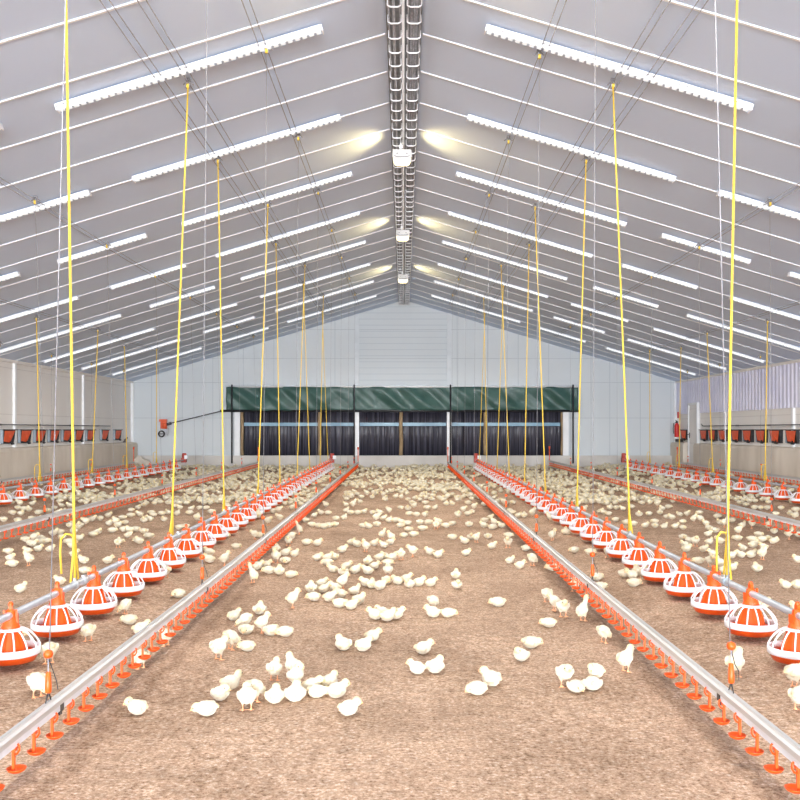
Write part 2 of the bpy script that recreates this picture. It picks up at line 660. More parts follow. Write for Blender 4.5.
# tarpaulin roller curtain
cx0, cx1, cz0, cz1 = gx(227.5), gx(577), gz(411), gz(387)
rc = empty('roller_curtain', (0, ZE - .2, cz0))
tag(rc, 'dark green tarpaulin roller curtain hanging half lowered above the dark gable opening', 'curtain')
mb = MB()
NXc, NZc = 260, 14
vs = []
for j in range(NZc + 1):
    v = j / NZc
    for i in range(NXc + 1):
        x = cx0 + (cx1 - cx0) * i / NXc
        y = 0.0
        for fx, ph, kx, am in ((2.1, 0, 1.6, .045), (3.7, 1.3, -1.2, .03), (6.1, 2.2, 2.8, .03), (1.1, .4, -.9, .05), (7.3, .7, 3.2, .030), (4.9, 2.0, 2.6, .036), (9.4, 1.1, 4.1, .018)):
            q = math.sin(fx * x + kx * v * 2 + ph)
            y += am * abs(q) ** .7 * (1 if q > 0 else -.4)
        e = math.sin(PI * min(1, max(0, v))) ** .6
        z = (cz1 - cz0) * v + .012 * math.sin(1.9 * x) * (1 - v)
        vs.append((x, -y * (.35 + .65 * e), z))
fs = [(j * (NXc + 1) + i, j * (NXc + 1) + i + 1, (j + 1) * (NXc + 1) + i + 1, (j + 1) * (NXc + 1) + i) for j in range(NZc) for i in range(NXc)]
mb.add(vs, fs, 0, True)
o = mb.build('tarpaulin', M['tarp'], rc)
m_ = o.modifiers.new('thick', 'SOLIDIFY')
m_.thickness = .006
mb = MB()
mb.tube([(gx(221.5), 0, 0), (cx1 + .05, 0, -.0)], .045, 8)
mb.build('roller_bar', M['black'], rc)
mb = MB()
mb.tube([(cx0, .0, cz1 - cz0), (cx1, .0, cz1 - cz0)], .035, 8)
mb.build('top_rail', M['post_white'], rc)
for px, nm in ((233.5, 'at the left end'), (354.7, 'beside the left white post'), (450, 'beside the right white post'), (571.5, 'at the right end')):
    mb = MB()
    mb.tube([(0, 0, 0), (0, 0, gz(385) - gz(463))], .03, 6)
    mb.box((0, .04, gz(385) - gz(463) - .1), (.05, .1, .05))
    tag(mb.build('guide_pole', M['black'], None, (gx(px), ZE - .32, gz(463))),
        f'thin black upright guide pole in front of the green curtain {nm}', 'pole', 'black guide poles of the curtain')

# winch motor on the left of the gable with its drive rod
w0 = empty('curtain_winch', (gx(165), ZE - .06, gz(425)))
tag(w0, 'orange curtain winch with black handwheel on the gable wall left of the curtain', 'winch')
mb = MB()
mb.box((0, -.10, 0), (.20, .16, .26))
mb.box((-.02, -.12, .16), (.26, .14, .09))
mb.lathe([(.0, -.12), (.075, -.12), (.085, .0), (.075, .1), (.0, .1)], 12, (.05, -.22, -.02))
mb.build('gearbox', M['orange_red'], w0)
mb = MB()
pts = [(-.06 + .1 * math.cos(t), -.2, -.32 + .1 * math.sin(t)) for t in np.linspace(0, 2 * PI, 17)]
mb.tube(pts, .028, 6)
mb.box((-.06, -.2, -.32), (.18, .03, .03))
mb.build('handwheel', M['black'], w0)
mb = MB()
pts = [(.10 + .03 * math.sin(6 * u), -.16, -.15 - .22 * u + .03 * math.sin(9 * u)) for u in np.linspace(0, 1, 9)]
mb.tube(pts, .014, 5)
pts = [(.16 + .03 * math.sin(5 * u), -.16, -.1 - .3 * u) for u in np.linspace(0, 1, 7)]
mb.tube(pts, .014, 5)
mb.build('chain', M['steel'], w0)
mb = MB()
a = Vector((.1, -.16, .02))
b = Vector((gx(223) - gx(165), -.14, gz(411) - gz(425)))
mb.tube([a, b], .022, 6)
mb.tube([a, a + (b - a) * .09], .05, 8)
mb.build('drive_rod', M['dark'], w0)

# ------------------------------------------------------------------ side wall air inlets
inl = empty('air_inlet')
mb = MB()      # right wall version, local +x into the wall; faces -x
W2, H2 = .32, .34
mb.box((-.02, 0, H2 / 2), (.05, 2 * W2, H2))
mb.build('backplate', M['black'], inl)
mb = MB()
for sy in (-1, 1):
    y = sy * (W2 - .012)
    mb.add([(-.03, y - .01, H2), (-.10, y - .01, H2), (-.06, y - .01, 0), (-.03, y + .01, H2), (-.10, y + .01, H2), (-.06, y + .01, 0)],
           [(0, 1, 2), (5, 4, 3), (0, 3, 4, 1), (1, 4, 5, 2), (2, 5, 3, 0)])
mb.box((-.06, 0, H2 + .005), (.13, 2 * W2 + .08, .025))
mb.build('surround', M['black'], inl)
mb = MB()
mb.box((-.05, -W2 - .03, H2 / 2 + .01), (.06, .05, H2))
mb.build('side_panel', M['bluegrey'], inl)
mb = MB()
mb.add([(-.105, -W2 + .03, H2 - .02), (-.105, W2 - .03, H2 - .02), (-.065, W2 - .22, .03), (-.065, -W2 + .05, .06),
        (-.09, -W2 + .03, H2 - .02), (-.09, W2 - .03, H2 - .02), (-.05, W2 - .22, .03), (-.05, -W2 + .05, .06)],
       [(0, 1, 2, 3), (7, 6, 5, 4), (0, 4, 5, 1), (1, 5, 6, 2), (2, 6, 7, 3), (3, 7, 4, 0)])
mb.tube([(-.115, -.02, H2 - .14), (-.09, .05, .1)], .012, 5)
mb.build('flap', M['orange_red'], inl)
mb = MB()
mb.tube([(-.07, .06, .05), (-.11, .08, .0), (-.10, .20, .0)], .03, 6)
mb.build('hinge_lever', M['black'], inl)
L_in = [6, 23, 38, 52, 65, 77, 88.5, 103, 116]
R_in = [686, 706, 714.5, 725, 738, 750, 763.5, 778, 794.5]
first = True
for s, lst in ((-1, L_in), (1, sorted(R_in, reverse=True))):
    for k, px in enumerate(lst):
        y = HW * F / abs(px - VX)
        o = inl if first else copy_tree(inl)
        first = False
        o.location = (s * HW, y, 1.13)
        o.rotation_euler = (0, 0, 0 if s > 0 else PI)
        if s < 0:
            o.scale = (1, -1, 1)
        tag(o, f'orange-flapped black air inlet, {ordinal(k + 1)} from the camera along the {SIDE[s]} wall', 'air inlet', 'wall air inlets')
# control rods above the inlets
for s, y0, y1 in ((-1, 17.0, 30.7), (1, 17.0, 30.2)):
    mb = MB()
    x = s * (HW - .12)
    mb.tube([(x, y0, 1.60), (x, y1, 1.60)], .016, 6)
    y = y0 + .6
    while y < y1:
        mb.box((x + s * .045, y, 1.60), (.09, .03, .04))
        y += 2.4
    if s > 0:
        mb.tube([(x, y1, 1.60), (x, y1 + .12, 1.66)], .016, 6)
    tag(mb.build('control_rod', M['dark']), f'thin dark control rod running along the {SIDE[s]} wall above the air inlets', 'rod')
# lever lying on the left ledge
mb = MB()
mb.tube([(0, .22, .12), (0, 0, .04), (0, -.04, .08), (.05, .16, .16)], .022, 6)
mb.box((0, 0, .02), (.1, .1, .04))
tag(mb.build('ledge_lever', M['dark'], None, (-HW + .12, 32.3, 1.04)), 'small dark lever on the left concrete ledge beyond the last inlet', 'lever')

# fire extinguisher
fe = empty('fire_extinguisher', (HW - .14, 33.0, 1.22))
tag(fe, 'red fire extinguisher hanging on the right wall by the far corner', 'fire extinguisher')
mb = MB()
mb.lathe([(0, 0), (.075, 0), (.085, .02), (.085, .40), (.06, .47), (.03, .50), (0, .50)], 14)
mb.build('cylinder', M['red'], fe)
mb = MB()
mb.box((0, 0, .53), (.06, .05, .07))
mb.tube([(0, 0, .56), (-.06, -.06, .60)], .014, 6)
mb.build('valve', M['black'], fe)
mb = MB()
mb.tube([(0, 0, .54), (-.10, .03, .48), (-.12, .03, .3), (-.10, .03, .12)], .014, 6)
mb.build('hose', M['black'], fe)
mb = MB()
mb.box((-.05, -.02, .78), (.02, .16, .22))
tag(mb.build('warning_sign', M['red'], None, (HW - .05, 33.0, 1.22)), 'small red sign on the right wall above the fire extinguisher', 'sign')
# hoses and debris in the corners
mb = MB()
for k in range(3):
    pts = [(.12 * math.cos(t), .12 * math.sin(t), .03 + .035 * k) for t in np.linspace(0, 2 * PI, 15)]
    mb.tube(pts, .02, 6)
tag(mb.build('coiled_hose', M['dark'], None, (HW - .13, 32.75, 1.04)), 'small dark coiled hose on the right concrete ledge below the fire extinguisher', 'hose')
bm = bmesh.new()
bmesh.ops.create_icosphere(bm, subdivisions=3, radius=1)
for v in bm.verts:
    n = 1 + .18 * math.sin(5 * v.co.x + 2) * math.cos(4 * v.co.y) + .1 * math.sin(9 * v.co.z + 3 * v.co.x)
    v.co = Vector((v.co.x * .42 * n, v.co.y * .22 * n, max(-.05, v.co.z * .30 * n * (1 - .35 * v.co.x))))
me = bpy.data.meshes.new('rubble')
bm.to_mesh(me)
bm.free()
me.materials.append(M['concrete'])
tag(link('concrete_lump', me, None, (gx(145), ZE - .50, floor_z(gx(145), ZE) - .02)), 'grey concrete lump on the litter in the far left corner', 'lump')

# ------------------------------------------------------------------ ceiling strip lights
ang = math.atan(SL)


def make_strip(length):
    root = empty('strip_light')
    mb = MB()
    mb.box((0, 0, -.012), (length, .13, .024))
    mb.box((-length / 2 - .004, 0, -.035), (.012, .11, .07))
    mb.box((length / 2 + .004, 0, -.035), (.012, .11, .07))
    mb.build('housing', M['strip_white'], root)
    mb = MB()
    n = int(length / .08)
    st = length / n
    for k in range(n):
        mb.box((-length / 2 + (k + .5) * st, 0, -.043), (st * .62, .072, .036))
    mb.box((0, 0, -.033), (length - .02, .045, .016))
    mb.build('diffuser', M['strip_emit'], root)
    return root


long_strip = make_strip(3.0)
short_strip = make_strip(1.55)
used = {'l': False, 's': False}
rows = (('inner', .96, 3.72, 'l', [7.25 + 2.865 * k - 5.73 for k in range(11)]),
        ('middle', 4.45, 5.84, 's', [7.25 + 2.865 * k for k in range(9)]),
        ('outer', 6.62, 9.40, 'l', [15.84 + 2.865 * k for k in range(6)]))
for s in (-1, 1):
    for nm, xa, xb, kind, ylist in rows:
        for k, y in enumerate([q for q in ylist if q < 33]):
            proto = long_strip if kind == 'l' else short_strip
            o = copy_tree(proto) if used[kind] else proto
            used[kind] = True
            xm = (xa + xb) / 2
            o.location = (s * xm, y, roof_z(xm) - .020)
            o.rotation_euler = (0, s * ang, 0)
            far = len([q for q in ylist if q < 33]) - k
            tag(o, f'lit white strip light, {ordinal(far)} from the gable in {nm} row of {SIDE[s]} roof', 'strip light',
                f'{nm} row strip lights')

# ------------------------------------------------------------------ ridge: cable trays, conduit, lamps
for s, xa, xb in ((-1, -.165, -.045), (1, .045, .175)):
    ct = empty('cable_tray', (0, 0, 0))
    tag(ct, f'long galvanised mesh cable tray hanging under the ridge, {SIDE[s]} of the two', 'cable tray', 'ridge cable trays')
    mb = MB()
    z = RIDGE - .20
    for x in (xa, xb):
        mb.tube([(x, 3, z + .06), (x, 33.3, z + .06)], .008, 5)
        mb.tube([(x, 3, z), (x, 33.3, z)], .008, 5)
    mb.tube([((xa + xb) / 2, 3, z - .004), ((xa + xb) / 2, 33.3, z - .004)], .006, 5)
    mb.build('side_wire', M['tray'], ct)
    mb = MB()
    pts = [(xa - .008, 0, z + .075), (xa - .008, 0, z - .005), (xa + .02, 0, z - .022), (xb - .02, 0, z - .022), (xb + .008, 0, z - .005), (xb + .008, 0, z + .075)]
    mb.tube(pts, .0095, 5)
    cw = mb.mesh('cross_wire', M['white'])
    y = 4.2
    while y < 33.2:
        link('cross_wire', cw, ct, (0, y, 0))
        y += .40
    mb = MB()
    for dx in (.3, .7) if s > 0 else (.45,):
        x = xa + (xb - xa) * dx
        mb.tube([(x, 3, z + .016), (x, 33.3, z + .016)], .014, 6)
    o = mb.build('cable_bundle', M['wire'] if s > 0 else M['tray'], ct)
    mb = MB()
    y = 4.4
    while y < 33:
        for x in (xa, xb):
            mb.tube([(x, y, z + .06), (x, y, RIDGE - .07)], .006, 5)
        y += 3.0
    mb.build('hanger', M['tray'], ct)
mb = MB()
mb.tube([(-.01, 3, RIDGE - .16), (-.01, 33.2, RIDGE - .16)], .016, 8)
tag(mb.build('conduit', M['post_white']), 'white conduit pipe running between the two ridge cable trays', 'conduit')

lamp = empty('ridge_lamp')
mb = MB()
# rounded housing, front outline extruded in depth
prof = [(-.15, .0), (-.145, .10), (-.13, .115), (.13, .115), (.145, .10), (.15, .0), (.10, -.03), (-.10, -.03)]
vs = [(x, y, z) for y in (-.07, .07) for x, z in prof]
n = len(prof)
mb.add(vs, [tuple(range(n)), tuple(reversed(range(n, 2 * n)))] + [(i, (i + 1) % n, n + (i + 1) % n, n + i) for i in range(n)])
mb.build('housing', M['lamp_white'], lamp)
mb = MB()
for x in (-.075, .075):
    mb.lathe([(0, 0), (.014, 0), (.014, .006), (0, .006)], 8, (x, -.074, .05))
mb.tube([(-.12, -.075, .02), (-.08, -.078, 0), (.08, -.078, 0), (.12, -.075, .02)], .004, 4)
mb.build('screw', M['dark'], lamp)
mb = MB()
vs, fs = [], []
na, nb = 16, 7
for j in range(nb + 1):
    v = j / nb * PI / 2
    for i in range(na):
        t = 2 * PI * i / na
        ct_, st_ = math.cos(t), math.sin(t)
        e = .55
        ex = math.copysign(abs(ct_) ** e, ct_)
        ey = math.copysign(abs(st_) ** e, st_)
        sh = math.cos(v) ** .5
        vs.append((.138 * ex * (.35 + .65 * sh) if j < nb else .0, .064 * ey * sh if j < nb else 0, -.005 - .115 * math.sin(v)))
for j in range(nb):
    for i in range(na):
        fs.append((j * na + i, j * na + (i + 1) % na, (j + 1) * na + (i + 1) % na, (j + 1) * na + i))
mb.add(vs, fs, 0, True)
mb.build('dome', M['lamp_emit'], lamp)
mb = MB()
mb.tube([(-.02, 0, .11), (-.02, 0, .36)], .012, 6)
mb.box((-.02, 0, .17), (.05, .05, .06))
mb.build('bracket', M['post_white'], lamp)
for sg in (-1, 1):
    sl = bpy.data.lights.new('lamp_beam', 'SPOT')
    sl.energy = BEAM
    sl.color = (1.0, .74, .32)
    sl.spot_size = math.radians(120)
    sl.spot_blend = .6
    sl.shadow_soft_size = .05
    so = bpy.data.objects.new('lamp_beam', sl)
    COL.objects.link(so)
    so.parent = lamp
    so.location = (sg * .17, 0, -.06)
    so.rotation_euler = Vector((sg * .85, -.04, .26)).to_track_quat('-Z', 'Y').to_euler()
sl = bpy.data.lights.new('lamp_downlight', 'SPOT')
sl.energy = DOWN
sl.color = (1.0, .95, .87)
sl.spot_size = math.radians(165)
sl.spot_blend = .3
sl.shadow_soft_size = .13
so = bpy.data.objects.new('lamp_downlight', sl)
COL.objects.link(so)
so.parent = lamp
so.location = (0, 0, -.16)
nml = {0: 'second lamp behind the camera', 1: 'first'}
ly = [2.9 + 5.8 * k for k in range(5)]
for k, y in enumerate(ly):
    o = lamp if k == 0 else copy_tree(lamp)
    o.location = (-.03, y, RIDGE - .44)
    nm = {0: 'directly above the nearest litter', 1: 'just above the top of the photograph', 2: 'largest and nearest of three in view',
          3: 'middle one of three in view', 4: 'farthest, nearest the gable'}[k]
    tag(o, f'glowing white ridge lamp, {nm}', 'lamp', 'ridge lamps')

# ------------------------------------------------------------------ feeding lines
FX = {'inner': 2.36, 'outer': 7.25}
PIPE_Z = .36


def line_pts(x, y0, y1, z, step=2.0):
    ys = [y0]
    while ys[-1] + step < y1:
        ys.append(ys[-1] + step)
    ys.append(y1)
    return [(x, y, z + rise(y)) for y in ys]


def feed_line(s, which, y0, y1):
    X = s * FX[which]
    root = empty('feed_pipe', (X, y0, 0))
    tag(root, f'grey auger feed pipe over the {which} row of pan feeders on the {SIDE[s]}', 'feed pipe', 'feed pipes')
    mb = MB()
    mb.tube([(0, y - y0, z) for _, y, z in line_pts(X, y0, y1, PIPE_Z)], .0225, 12)
    mb.build('pipe', M['pipe'], root)
    y = y0 + 1.4
    k = 0
    while y < y1:
        mb = MB()
        mb.tube([(0, y - y0 - .05, PIPE_Z + rise(y)), (0, y - y0 + .05, PIPE_Z + rise(y))], .029, 12)
        mb.box((0, y - y0, PIPE_Z + rise(y) + .033), (.02, .05, .02))
        mb.build('coupling', M['steel'], root)
        y += 2.86
    mb = MB()
    e = y1 - y0
    z = PIPE_Z + rise(y1)
    mb.box((0, e + .05, z), (.15, .22, .15))
    mb.lathe([(0, -.08), (.075, -.08), (.075, .08), (.05, .10), (0, .10)], 14, (0, e + .08, z + .13))
    mb.build('drive_motor', M['motor'], root)
    mb = MB()
    mb.box((.09, e - .02, z + .10), (.1, .16, .12))
    mb.build('switch_box', M['post_white'], root)
    return root


feed_line(-1, 'inner', 2.6, 30.4)
feed_line(1, 'inner', 2.6, 30.4)
feed_line(-1, 'outer', 11.0, 30.6)
feed_line(1, 'outer', 11.0, 30.6)

# the pan feeder
pan = empty('pan_feeder')
mb = MB()
R = .164
mb.lathe([(0, .022), (.10, .016), (.138, .018), (R - .006, .052), (R, .062), (R - .004, .064), (R - .012, .056), (.138, .030), (.1, .030), (.06, .05), (0, .055)], 32)
mb.build('pan', M['orange'], pan)
mb = MB()
mb.lathe([(R + .002, .058), (R + .007, .062), (R + .007, .098), (R + .001, .102), (R - .007, .098), (R - .007, .062), (R + .002, .058)], 32)
mb.lathe([(.050, .206), (.080, .200), (.082, .208), (.052, .216), (.050, .206)], 24)
NR = 14
for k in range(NR):
    t = 2 * PI * k / NR
    pts = []
    for r, z in ((R, .094), (R + .001, .112), (.155, .132), (.139, .156), (.110, .186), (.076, .206)):
        pts.append((r * math.cos(t), r * math.sin(t), z))
    mb.tube(pts, .0052, 5)
mb.build('grille', M['white'], pan)
mb = MB()
mb.lathe([(.092, .060), (.089, .085), (.077, .12), (.060, .165), (.050, .206)], 20)
for k in range(10):
    t = 2 * PI * k / 10
    mb.tube([(.093 * math.cos(t), .093 * math.sin(t), .07), (.079 * math.cos(t), .079 * math.sin(t), .12), (.055 * math.cos(t), .055 * math.sin(t), .195)], .006, 4)
mb.build('feed_chute', M['orange_in'], pan)
mb = MB()
mb.lathe([(.052, .203), (.055, .214), (.048, .235), (.037, .265), (.033, .290), (.028, .318), (.016, .326), (.0, .327)], 20)
mb.box((0, 0, .335), (.022, .030, .03))
mb.lathe([(0, 0), (.014, .0), (.016, .010), (.010, .024), (0, .026)], 10, (0, 0, .345))
for sg in (-1, 1):
    mb.box((sg * .036, 0, .268), (.012, .05, .05))
    mb.box((sg * .034, -.02, .305), (.010, .012, .04))
mb.build('hood', M['orange'], pan)
first = True
PANS = []
for s in (-1, 1):
    for which, ys in (('inner', [4.08 + .75 * k for k in range(36)]), ('outer', [12.29 + .75 * k + (.0 if s < 0 else .23) for k in range(25)])):
        ys = [y for y in ys if y < 30.2]
        for k, y in enumerate(ys):
            o = pan if first else copy_tree(pan)
            first = False
            x = s * FX[which]
            o.location = (x, y, rise(y) + .070)
            o.rotation_euler = (0, 0, random.uniform(0, .4))
            PANS.append((x, y))
            tag(o, f'white-caged orange pan feeder, {ordinal(k + 1)} from camera in {which} {SIDE[s]} row', 'pan feeder',
                f'{which} {SIDE[s]} row of pan feeders')

# ------------------------------------------------------------------ drinker lines
cup_mesh = {}
for s in (-1, 1):       # s: hook towards +x * s
    mb = MB()
    mb.lathe([(0, -.006), (.018, -.006), (.032, .002), (.0385, .012), (.037, .013), (.030, .006), (.012, .001), (0, .001)], 16, (s * .009, 0, .132))
    mb.box((-s * .002, 0, .178), (.011, .009, .092))
    mb.box((-s * .002, 0, .222), (.022, .024, .02))
    pts = [(s * .002, -.003, .196), (s * .014, -.003, .202), (s * .022, -.003, .215), (s * .021, -.003, .232), (s * .015, -.003, .240)]
    mb.tube(pts, .0045, 5)
    cup_mesh[s] = mb.mesh('drip_cup', M['orange'])
DR = []


def drinker_line(s, X, y0, y1, nm, ystart):
    root = empty('drinker_line', (X, y0, 0))
    tag(root, f'orange-cupped aluminium drinker line {nm}', 'drinker line', 'nipple drinker lines')
    pts = [(0, y - y0, z) for _, y, z in line_pts(X, y0, y1, 0)]
    mb = MB()
    prof = [(-.021, .262), (-.024, .286), (-.010, .291), (-.008, .302), (.008, .302), (.010, .291), (.024, .286), (.021, .262)]
    n = len(prof)
    vs = [(x, py, pz + z) for _, py, pz in pts for x, z in prof]
    fs = [(i * n + k, i * n + (k + 1) % n, (i + 1) * n + (k + 1) % n, (i + 1) * n + k) for i in range(len(pts) - 1) for k in range(n)]
    fs += [tuple(range(n)), tuple((len(pts) - 1) * n + k for k in range(n))]
    mb.add(vs, fs)
    mb.build('rail', M['alu'], root)
    mb = MB()
    n = 4
    prof = [(-.014, .231), (.014, .231), (.014, .261), (-.014, .261)]
    vs = [(x, py, pz + z) for _, py, pz in pts for x, z in prof]
    fs = [(i * n + k, i * n + (k + 1) % n, (i + 1) * n + (k + 1) % n, (i + 1) * n + k) for i in range(len(pts) - 1) for k in range(n)]
    fs += [tuple(range(n)), tuple((len(pts) - 1) * n + k for k in range(n))]
    mb.add(vs, fs)
    mb.build('water_pipe', M['waterpipe'], root)
    hs = -s if nm.find('wall') < 0 else -s
    ys = []
    y = y0 + .1
    while y < y1 - .05:
        ys.append(y)
        y += .2
    for y in ys[:100]:
        link('drip_cup', cup_mesh[hs], root, (0, y - y0, rise(y)))
    if len(ys) > 100:
        src = cup_mesh[hs]
        vv = [v.co.copy() for v in src.vertices]
        ff = [tuple(p.vertices) for p in src.polygons]
        mb = MB()
        for y in ys[100:]:
            mb.add([(v.x, v.y + y - y0, v.z + rise(y)) for v in vv], ff, 0, True)
        mb.build('distant_drip_cups', M['orange'], root)['kind'] = 'stuff'
    mb = MB()
    mb.tube([(0, y1 - y0 - .03, rise(y1) + .26), (0, y1 - y0 - .03, rise(y1) + .72)], .014, 8)
    mb.lathe([(0, 0), (.026, 0), (.026, .08), (0, .09)], 10, (0, y1 - y0 - .03, rise(y1) + .70))
    mb.build('breather_tube', M['orange'], root)
    y = ystart + .12
    while y < y1:
        if y > y0:
            mb = MB()
            mb.box((0, y - y0, rise(y) + .246), (.036, .035, .038))
            mb.box((0, y - y0, rise(y) + .225), (.022, .022, .03))
            mb.build('joint_clip', M['black'], root)
        y += 3.05
    DR.append((X, y0, y1))
    return root


drinker_line(-1, -1.53, 2.55, 31.0, 'left of the two bordering the centre aisle', 4.0)
drinker_line(1, 1.46, 2.55, 31.0, 'right of the two bordering the centre aisle', 4.15)
drinker_line(-1, -4.85, 8.0, 31.0, 'between the two left pan rows', 9.5)
drinker_line(1, 5.0, 8.0, 32.0, 'between the two right pan rows', 9.6)
drinker_line(-1, -9.0, 15.0, 31.0, 'nearest the left concrete wall', 17.6)
drinker_line(1, 9.1, 15.0, 31.0, 'nearest the right concrete wall', 17.6)

# ------------------------------------------------------------------ suspensions
pul = empty('pulley')
mb = MB()
mb.lathe([(0, -.012), (.03, -.012), (.024, 0), (.03, .012), (0, .012)], 12)
mb.v = [(z, x, y) for x, y, z in mb.v]
mb.build('wheel', M['yellow'], pul)
mb = MB()
for s in (-1, 1):
    mb.box((s * .018, 0, .02), (.006, .04, .09))
mb.box((0, 0, .07), (.05, .05, .02))
mb.tube([(0, .02, .07), (.06, .02, .02)], .008, 5)
mb.tube([(0, .02, .07), (-.06, .02, .02)], .008, 5)
mb.build('bracket', M['wire'], pul)
PFIRST = [True]


def pulley(x, y, label, group):
    o = pul if PFIRST[0] else copy_tree(pul)
    PFIRST[0] = False
    o.location = (x, y, roof_z(x) - .09)
    tag(o, label, 'pulley', group)


def rope_knot(z, up):
    pass


def feeder_cord(X, y, top, k, which, s):
    tx, ty = top
    z0 = PIPE_Z + rise(y)
    tz = roof_z(tx) - .10
    root = empty('feeder_rope', (X, y, z0))
    tag(root, f'yellow looped suspension rope, {ordinal(k + 1)} from camera along {which} {SIDE[s]} pan row', 'rope',
        f'yellow ropes of the {which} {SIDE[s]} pan row')
    top_v = Vector((tx - X, ty - y, tz - z0))
    n = 10
    mb = MB()
    mb.tube([top_v * (i / n) + Vector((0, 0, .03 * (1 - i / n))) for i in range(n + 1)], .0095 if which == 'inner' else .011, 6)
    mb.build('rope', M['yellow'], root)
    f = .5 / top_v.z
    a = top_v * f
    sg = s
    mb = MB()
    mb.tube([a, a * .5 + Vector((0, .03, 0)), Vector((.0, .07, .03))], .008, 5)
    mb.tube([a * .98, a * .45 + Vector((-sg * .012, -.06, 0)), Vector((0, -.09, .03))], .008, 5)
    # loose tail looping over at half a metre
    b = top_v * (.33 / top_v.z)
    if which == 'outer' or k == 0:
        mb.tube([b, b + Vector((-.02, -.01, .03)), b + Vector((-.055, -.02, .035)), b + Vector((-.085, -.03, .0)), b + Vector((-.09, -.03, -.1)),
             b + Vector((-.085, -.02, -.25))], .008, 5)
    mb.build('loop', M['yellow'], root)
    mb = MB()
    mb.tube([(0, -.02, 0), (0, .02, 0)], .032, 10)
    mb.box((0, 0, .035), (.014, .03, .03))
    mb.build('pipe_clamp', M['bluegrey'] if s > 0 else M['steel'], root)


LT = [(6.67, (-2.50, 6.85)), (9.43, roof_pt(188, 78)), (12.2, roof_pt(218, 155)), (15.0, roof_pt(268, 200)), (17.7, roof_pt(276, 240)), (20.5, roof_pt(305, 262))]
RT = [(6.80, (2.50, 6.95)), (9.70, roof_pt(613, 78)), (12.7, roof_pt(586, 155)), (15.5, roof_pt(535, 203)), (18.2, roof_pt(529, 241)), (20.8, roof_pt(501, 262))]
for s, T in ((-1, LT), (1, RT)):
    y = T[-1][0] + 2.8
    k = 0
    while y < 30.2:
        xx = 2.63 if k % 2 == 0 else 2.35
        T.append((y, (s * xx, y + 1.0)))
        y += 2.8
        k += 1
    for k, (y, top) in enumerate(T):
        feeder_cord(s * FX['inner'], y, top, k, 'inner', s)
        pulley(top[0], top[1], f'small yellow roof pulley, {ordinal(k + 1)} from camera above the inner {SIDE[s]} pan row', 'pulleys of the pan rows')
LO = [(40, 36.5, 315), (92, 98, 327), (127, 124.5, 344)]
RO = [(765, 767.5, 318), (713, 707, 330), (679, 681, 345)]
for s, lst in ((-1, LO), (1, RO)):
    T = []
    for xb, xt, yt in lst:
        y = FX['outer'] * F / abs(xb - VX)
        T.append((y, roof_pt(xt, yt)))
    T.append((T[-1][0] + 2.9, (s * 7.35, T[-1][0] + 3.3)))
    for k, (y, top) in enumerate(T):
        feeder_cord(s * FX['outer'], y, top, k, 'outer', s)
        pulley(top[0], top[1], f'small yellow roof pulley, {ordinal(k + 1)} from camera above the outer {SIDE[s]} pan row', 'pulleys of the pan rows')


def drinker_cord(X, y, tx, ty, k, nm, adj=True):
    z0 = .302 + rise(y)
    root = empty('drinker_suspension', (X, y, z0))
    tag(root, f'thin wire with orange adjuster, {ordinal(k + 1)} from camera along {nm}', 'suspension wire', 'drinker suspension wires')
    mb = MB()
    tz = roof_z(tx) - .09
    tv = Vector((tx - X, ty - y, tz - z0))
    mb.tube([tv * (.20 / tv.z), tv], .0028, 5)
    mb.tube([(0, 0, .02), (.0, .0, .22)], .0028, 5)
    mb.build('wire', M['wire'], root)
    mb = MB()
    mb.lathe([(0, .035), (.013, .04), (.0145, .06), (.011, .125), (0, .13)], 10)
    mb.build('adjuster_tube', M['orange'], root)
    mb = MB()
    mb.lathe([(0, .0), (.017, .006), (.021, .019), (.017, .033), (0, .04)], 10, (0, 0, .185))
    mb.build('adjuster_knob', M['orange'], root)
    mb = MB()
    mb.tube([(.0, .0, .19), (.02, .01, .12), (.035, .0, .09), (.038, .01, .05)], .0022, 4)
    mb.tube([(0, -.03, .0), (0, 0, .045), (0, .03, .0)], .003, 5)
    mb.build('wire_tail', M['black'], root)


for s, X, y0, nm, tx in ((-1, -1.53, 4.0, 'centre aisle drinker line on the left', 1.5), (1, 1.46, 4.15, 'centre aisle drinker line on the right', 1.5),
                         (-1, -4.85, 9.5, 'outer drinker line on the left', 5.0), (1, 5.0, 9.6, 'outer drinker line on the right', 5.0),
                         (-1, -9.0, 17.6, 'wall drinker line on the left', 9.0), (1, 9.1, 17.6, 'wall drinker line on the right', 9.1)):
    y = y0
    k = 0
    while y < 30.9:
        px_tx = s * tx
        if k == 0 and abs(X) < 2:
            px_tx = X * .93
        drinker_cord(X, y, px_tx, y + .06, k, nm)
        pulley(px_tx, y + .06, f'small yellow pulley, {ordinal(k + 1)} from camera above {nm}', 'pulleys of the drinker lines')
        y += 3.05
        k += 1

# winch cables running along the roof
for s in (-1, 1):
    for x, nm, ya, yb in ((1.5, 'centre aisle drinker line', 2.0, 31.0), (2.35, 'inner pan row, nearer the ridge', 2.0, 31.0), (2.63, 'inner pan row, nearer the eaves', 2.0, 31.0),
                          (5.0, 'outer drinker line', 6.0, 31.0), (7.4, 'outer pan row', 10.0, 31.0)):
        mb = MB()
        z = roof_z(x) - .055
        mb.tube([(s * x, ya, z), (s * x, yb, z)], .006, 5)
        mb.tube([(s * (x + .07), ya, z - .02), (s * (x + .07), yb, z - .02)], .006, 5)
        tag(mb.build('winch_cable', M['wire']), f'dark twin winch cable under {SIDE[s]} roof above {nm}', 'cable', 'winch cables under the roof')

# ------------------------------------------------------------------ chicks
WHITE = (.74, .67, .505)
CREAM = (.74, .615, .35)
YEL = (.83, .67, .32)
LEGC = (.86, .40, .20)


